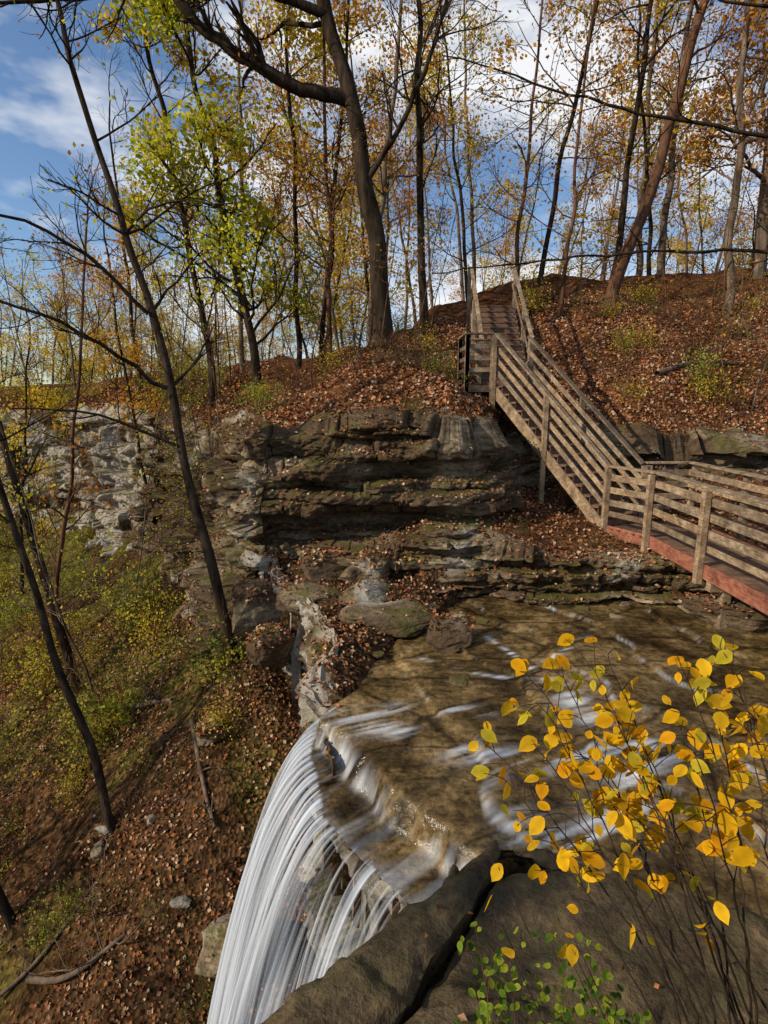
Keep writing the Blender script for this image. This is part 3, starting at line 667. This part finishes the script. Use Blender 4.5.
V_('twigs',bush(610,1.6,9,0,None,.05),S_bark3,None,0)
ug=empty('undergrowth_shrubs')
for i in range(210):
    y_=rng.uniform(5.5,26);x_=rng.uniform(-22,-2.6)
    dd=pdist(np.array([x_]),np.array([y_]),FARW)[0]
    if inpoly(np.array([x_]),np.array([y_]),PLAT)[0] or dd>7 or (y_<8.5 and rng.rand()<.5) or (y_>17 and dd<2.2):continue
    place(rng.choice(['bush0','bush0','bush0','bush1','bush2','bush2','twigs']),'shrub_clump',x_,y_,rng.uniform(.4,.8) if y_<9 else rng.uniform(.5,1.2),parent=ug,rng=rng)
for i in range(95):
    x_=rng.uniform(-7,12);y_=rng.uniform(11.5,20)
    if not inpoly(np.array([x_]),np.array([y_]),HILL)[0] or (1.5<x_<4.5):continue
    place(rng.choice(['bush2','bush3','bush1','twigs','twigs','twigs','twigs','twigs']),'shrub_clump',x_,y_,rng.uniform(.35,.8),parent=ug,rng=rng)
for i in range(70):
    x_=rng.uniform(-22,-5.5);y_=rng.uniform(17,31)
    if not inpoly(np.array([x_]),np.array([y_]),HILL)[0]:continue
    place(rng.choice(['bush2','bush0','bush1','twigs','sap1','sap2']),'shrub_clump',x_,y_,rng.uniform(.6,1.2),parent=ug,rng=rng)
for x_,y_,s_ in [(.9,10.1,.3),(.3,10.2,.25),(4.5,10.0,.3),(3.9,10.0,.25),(4.1,9.7,.2),(2.4,10.2,.25),(1.3,10.,.25),(6.4,9.6,.3),(5.6,9.5,.2),(-2.6,8.6,.4),(-3.4,8,.5),(-4,6.8,.5),(-3,6.5,.5),(-2.3,6,.5),(-3.2,5.2,.5)]:
    place('bush3','shrub_clump',x_,y_,s_,parent=ug,rng=rng)
# fallen logs on the slope
for pts_,r_,sd_ in [([(-4.9,6.3),(-4.2,6.15),(-3.4,6.5)],.05,1),([(-5.3,6.2),(-4.7,6.6),(-4.3,7.3)],.035,2),([(-3.4,9.0),(-2.9,7.9),(-2.5,7.2)],.05,3),([(-6.5,11),(-5.2,10.6),(-4.1,9.9)],.08,4),([(1.8,15.9),(.6,15.2),(-.8,14.6)],.07,5),([(7.2,15.2),(8.4,15.9),(9.9,16.1)],.08,6)]:
    q,s=resample(chaikin([(a_,b_,0) for a_,b_ in pts_],2),.15);q[:,2]=np.convolve(np.pad(height(q[:,0],q[:,1]),3,'edge'),np.ones(7)/7,'valid')+r_*.8
    rg=R(sd_);br=[(q,np.linspace(r_,r_*.5,len(q)),7)];tp=[]
    for k in range(5):
        i=rg.randint(2,len(q)-1);grow(rg,br,tp,q[i],rdir(rg,np.array([rg.normal(),rg.normal(),.5]),.4,.1),rg.uniform(.3,.9),r_*.3,2,3,(3,3),.2,.0)
    V,F=tubes(br);mkmesh('fallen_log',V,F,M_bark2)
# ------------------------------------------------------------------ foreground shrub
rng=R(881);br=[];LP=[]
targets=[(1.07,1.75,2.60),(.80,1.85,2.57),(1.25,1.7,2.45),(.62,1.8,2.45),(.95,1.9,2.40),(.50,1.72,2.23),(1.15,1.6,2.65),(.75,1.7,2.35),(1.3,1.9,2.6),(.9,1.65,2.3),(.68,1.6,2.2),(1.1,1.8,2.35),(1.35,1.65,2.35),(.85,1.75,2.45),(1.0,1.6,2.5),(.62,1.9,2.5),(1.2,1.85,2.55),(.47,1.8,2.3),(.72,1.95,2.5),(.9,1.95,2.55),(.6,1.7,2.35)]
for k,tg in enumerate(targets):
    tg=np.array(tg);root=np.array([1.15+rng.normal()*.12,1.15+rng.normal()*.08,1.15])
    mid=root*.45+tg*.55+np.array([rng.normal()*.04,-.05,.12]);end=tg+(tg-mid)*.25+np.array([0,0,-.06])
    q,_=resample(chaikin([root,mid,tg,end],3),.05);q=q+rng.normal(size=q.shape)*.004
    br.append((q,np.linspace(.0055,.0016,len(q)),6))
    for j in range(int(len(q)*.68),len(q),1):
        d=q[min(j+1,len(q)-1)]-q[j-1];d=rdir(rng,d,rng.uniform(.6,1.2),.0);ln=rng.uniform(.05,.16)
        tw=np.array([q[j]+d*ln*f+np.array([0,0,-.03*f*f]) for f in (0,.35,.7,1)]);br.append((tw,np.linspace(.002,.001,4),5))
        if rng.rand()<.9:LP.append(tw[3]+rng.normal(size=3)*.01)
        if rng.rand()<.55:LP.append(tw[2]+rng.normal(size=3)*.02)
for k in range(12):
    q=np.array([rng.uniform(.4,1.3),rng.uniform(1.5,1.9),rng.uniform(1.5,2.2)]);LP.append(q)
    tw=np.array([q+[.12,-.05,-.25],q+[.05,-.02,-.1],q]);br.append((tw,np.array([.002,.0015,.001]),5))
V,F=tubes(br);yb=empty('yellow_leaf_shrub');mkmesh('stems',V,F,M_bark,parent=yb)
LP=np.array(LP)+np.array([0,0,-.02])
YL=[(.80,.44,.012),(.74,.38,.012),(.85,.50,.02),(.72,.42,.02),(.70,.32,.012),(.50,.40,.03)]
V,F,Cc=leafquads(LP,.058,pal(rng,len(LP),YL,.2),rng,np.tile([-.25,-.75,.6],(len(LP),1)),.75,.68,8)
mkmesh('leaves',V,F,M_leaf,Cc,parent=yb,smooth=True)
br=[];LP=[]
for k in range(26):
    tg=np.array([rng.uniform(.35,1.0),rng.uniform(1.6,1.95),rng.uniform(1.1,1.6)]);root=np.array([tg[0]+rng.normal()*.1,1.5,.75])
    q,_=resample(chaikin([root,(root+tg)/2+np.array([0,-.03,.08]),tg],2),.05);br.append((q,np.linspace(.003,.001,len(q)),5))
    for j in range(2,len(q)):
        for e in range(3):LP.append(q[j]+rng.normal(size=3)*np.array([.045,.045,.02]))
V,F=tubes(br);gb=empty('green_leaf_plant');mkmesh('stems',V,F,M_bark3,parent=gb);LP=np.array(LP)
V,F,Cc=leafquads(LP,.03,pal(rng,len(LP),[(.12,.20,.02),(.20,.28,.03),(.30,.34,.03),(.07,.12,.02)],.2),rng,np.tile([0,-.5,.8],(len(LP),1)),.5,.75,8)
mkmesh('leaves',V,F,M_leaf,Cc,parent=gb,smooth=True)
# ------------------------------------------------------------------ timber work
class Boxes:
    def __init__(s):s.V=[];s.F=[]
    def beam(s,a,b,w,h):
        a=np.array(a,float);b=np.array(b,float);d=b-a;L_=np.linalg.norm(d);d/=L_
        up=np.array([0,0,1.])
        if abs(d[2])>.95:sd=np.array([1.,0,0]);sd-=d*(sd@d)
        else:sd=np.cross(d,up)
        sd/=np.linalg.norm(sd);u=np.cross(sd,d);o=len(s.V)
        for p in (a,b):
            for i,j in ((-1,-1),(1,-1),(1,1),(-1,1)):s.V.append(p+sd*w/2*i+u*h/2*j)
        s.F+=[(o,o+3,o+2,o+1),(o+4,o+5,o+6,o+7),(o,o+1,o+5,o+4),(o+1,o+2,o+6,o+5),(o+2,o+3,o+7,o+6),(o+3,o,o+4,o+7)]
    def prism(s,pg,z0,z1):
        o=len(s.V);n=len(pg)
        for z in (z0,z1):
            for p in pg:s.V.append(np.array([p[0],p[1],z]))
        s.F.append(tuple(range(o+n-1,o-1,-1)));s.F.append(tuple(range(o+n,o+2*n)))
        for i in range(n):
            j=(i+1)%n;s.F.append((o+i,o+j,o+n+j,o+n+i))
    def out(s,name,mt,par):
        ob=mkmesh(name,np.array(s.V),s.F,mt,smooth=False,parent=par);m=ob.modifiers.new('b','BEVEL');m.width=.006;m.segments=1;return ob
def hz(x,y):return float(height(np.array([x]),np.array([y]))[0])
st=empty('wooden_staircase');posts=Boxes();rails=Boxes();tr=Boxes();sg=Boxes()
B=np.array([4.3,10.6,1.2]);T=np.array([2.57,13.3,3.93]);h2=(T-B)[:2];h2=h2/np.linalg.norm(h2)
sd=np.array([h2[1],-h2[0],0.]);wd=1.05
def flight(B,T,sd,wd,n,npost,foot=True,hts=((1.10,.14,.04),(.84,.035,.10),(.58,.035,.10),(.32,.035,.10))):
    for k in (0,1):
        o=sd*wd*k
        sg.beam(B+o+[0,0,-.12],T+o+[0,0,-.12],.05,.24)
        for i in range(npost):
            f=i/(npost-1);p=B+(T-B)*f+o+sd*(-.055 if k==0 else .055);zb=min(p[2]-.3,hz(p[0],p[1])-.1) if foot else p[2]-.4
            posts.beam([p[0],p[1],zb],[p[0],p[1],p[2]+1.12],.10,.10)
        oo=sd*(.03 if k==0 else -.03)
        for hh_,w_,h_ in hts:
            e=oo if w_<.1 else oo*0
            rails.beam(B+o+e+[0,0,hh_+(.045 if w_>.1 else 0)],T+o+e+[0,0,hh_+(.045 if w_>.1 else 0)],w_,h_)
    for i in range(n):
        f=(i+.5)/n;c=B+(T-B)*f;c[2]=B[2]+(T[2]-B[2])*(i+1)/n-.03
        dxy=(T-B)*[1,1,0]/n
        tr.beam(c+sd*.03,c+sd*(wd-.03),np.linalg.norm(dxy)*.98,.045)
        r=c-dxy*.45;tr.beam(r+sd*.03+[0,0,-.11],r+sd*(wd-.03)+[0,0,-.11],.022,.15)
flight(B,T,sd,wd,15,3)
B2=np.array([2.45,14.55,3.97]);T2=np.array([2.6,17.7,6.35]);flight(B2,T2,np.array([1.,-.03,0]),1.25,13,3,hts=((1.10,.10,.04),(.62,.03,.08)))
C2=T+sd*wd
sg.prism([(1.9,13.22),(2.57,13.32),(C2[0],C2[1]),(3.74,14.54),(1.9,14.54)],3.78,3.93)
for a,b_ in (((1.9,13.25),(2.5,13.32)),((1.9,13.25),(1.9,14.5)),((1.9,14.5),(2.4,14.52)),((C2[0]+.05,C2[1]),(3.74,14.5))):
    for p in (a,b_):
        q=(p[0]+.001*len(posts.V)/50,p[1]);posts.beam([q[0],q[1],hz(*p)-.5],[q[0],q[1],5.06],.10,.10)
    for zz_,w_,h_ in ((5.08,.14,.04),(4.8,.035,.10),(4.54,.035,.10),(4.28,.035,.10)):
        rails.beam([*a,zz_],[*b_,zz_],w_,h_)
posts.out('posts',M_wood,st);rails.out('handrails',M_wood,st);tr.out('treads',M_wood3,st);sg.out('stringers',M_wood,st)
bw=empty('boardwalk');posts=Boxes();rails=Boxes();dk=Boxes();kb=Boxes();sub=Boxes()
lp=[(4.3,10.58),(4.75,9.7),(4.73,7.95),(4.73,6.2),(4.73,4.4),(4.73,2.6),(4.73,.8),(4.73,-1)]
rp=[(5.25,11.22),(6.2,11.3),(6.2,9.6),(6.2,7.9),(6.2,6.2),(6.2,4.4),(6.2,2.6),(6.2,.8),(6.2,-1)]
for pl,sg_ in ((lp,-1),(rp,1)):
    for i,p in enumerate(pl):
        if not(pl is lp and i==0):posts.beam([p[0]+.085*sg_,p[1],.93],[p[0]+.085*sg_,p[1],2.32],.10,.10)
        if i+1<len(pl):
            q=pl[i+1]
            for zz_,w_,h_ in ((2.36,.15,.04),(2.16,.036,.12),(1.92,.036,.12),(1.68,.036,.12),(1.46,.036,.10)):
                e=.0 if w_>.1 else -.003;rails.beam([p[0]+e,p[1]-.002,zz_+R(i+int(zz_*50)).uniform(-.008,.008)],[q[0]+e,q[1]+.002,zz_],w_,h_)
            kb.beam([p[0]+sg_*.01,p[1]-.002,1.12],[q[0]+sg_*.01,q[1]+.002,1.12],.045,.22)
y_=-1.
while y_<11.15:
    xl=4.76 if y_<9.6 else 4.76-(y_-9.6)*.5
    if y_>10.5:xl=4.31+(y_-10.5)*1.4
    dk.beam([xl,y_,1.18],[6.17,y_,1.18],.14,.035);y_+=.147
for x_ in (4.85,5.45,6.08):sub.beam([x_,-1,1.07],[x_,10.3,1.07],.05,.18)
for yy in (9.75,7.9,6.1,4.3,2.5,.7):
    sub.beam([4.78,yy,.9],[6.16,yy,.9],.14,.15)
    for x_ in (5.05,6.0):sub.beam([x_,yy,hz(x_,yy)-.15],[x_,yy,.83],.13,.13)
posts.out('posts',M_wood,bw);rails.out('handrails',M_wood,bw);dk.out('deck_planks',M_wood3,bw);kb.out('edge_boards',M_wood2,bw);sub.out('joists',M_wood,bw)
# ------------------------------------------------------------------ sky, sun, camera
sv=Vector((-.82,-.36,.50)).normalized()
w=bpy.data.worlds.new('World');scene.world=w;w.use_nodes=True;nt=w.node_tree;bg=nt.nodes['Background']
sk=N(nt,'ShaderNodeTexSky');sk.sky_type='NISHITA';sk.sun_disc=False;sk.sun_elevation=math.asin(sv.z);sk.sun_rotation=math.atan2(sv.x,sv.y);sk.ozone_density=4.;sk.air_density=1.0;sk.dust_density=.2
tc=N(nt,'ShaderNodeTexCoord');mp=N(nt,'ShaderNodeMapping');mp.inputs['Scale'].default_value=(1.6,1.6,3.6);mp.inputs['Location'].default_value=(2.35,1.2,.7)
nt.links.new(tc.outputs['Generated'],mp.inputs[0]);nn=N(nt,'ShaderNodeTexNoise');nn.inputs['Scale'].default_value=1.7;nn.inputs['Detail'].default_value=5;nn.inputs['Roughness'].default_value=.58
nt.links.new(mp.outputs[0],nn.inputs['Vector'])
f=ramp(nt,[(.47,(0,0,0)),(.63,(1,1,1))],nn.outputs[0])
cc=mix(nt,f,sk.outputs[0],(6.6,6.7,6.9))
nt.links.new(cc,bg.inputs[0]);bg.inputs[1].default_value=.14
sl=bpy.data.lights.new('sun','SUN');sl.energy=4.7;sl.angle=math.radians(.6);sl.color=(1,.87,.68);so=bpy.data.objects.new('sun',sl);scene.collection.objects.link(so)
so.rotation_euler=sv.to_track_quat('Z','Y').to_euler();so.location=(-20,-15,25)
cam=bpy.data.cameras.new('camera');cam.sensor_fit='VERTICAL';cam.sensor_height=36;cam.sensor_width=27;cam.lens=560/1024*36;cam.clip_end=3000;cam.clip_start=.05
co=bpy.data.objects.new('camera',cam);scene.collection.objects.link(co);co.location=(0,0,3.6);co.rotation_euler=(math.radians(90-11.31),0,0);scene.camera=co
scene.view_settings.view_transform='Standard';scene.view_settings.look='None';scene.view_settings.exposure=0
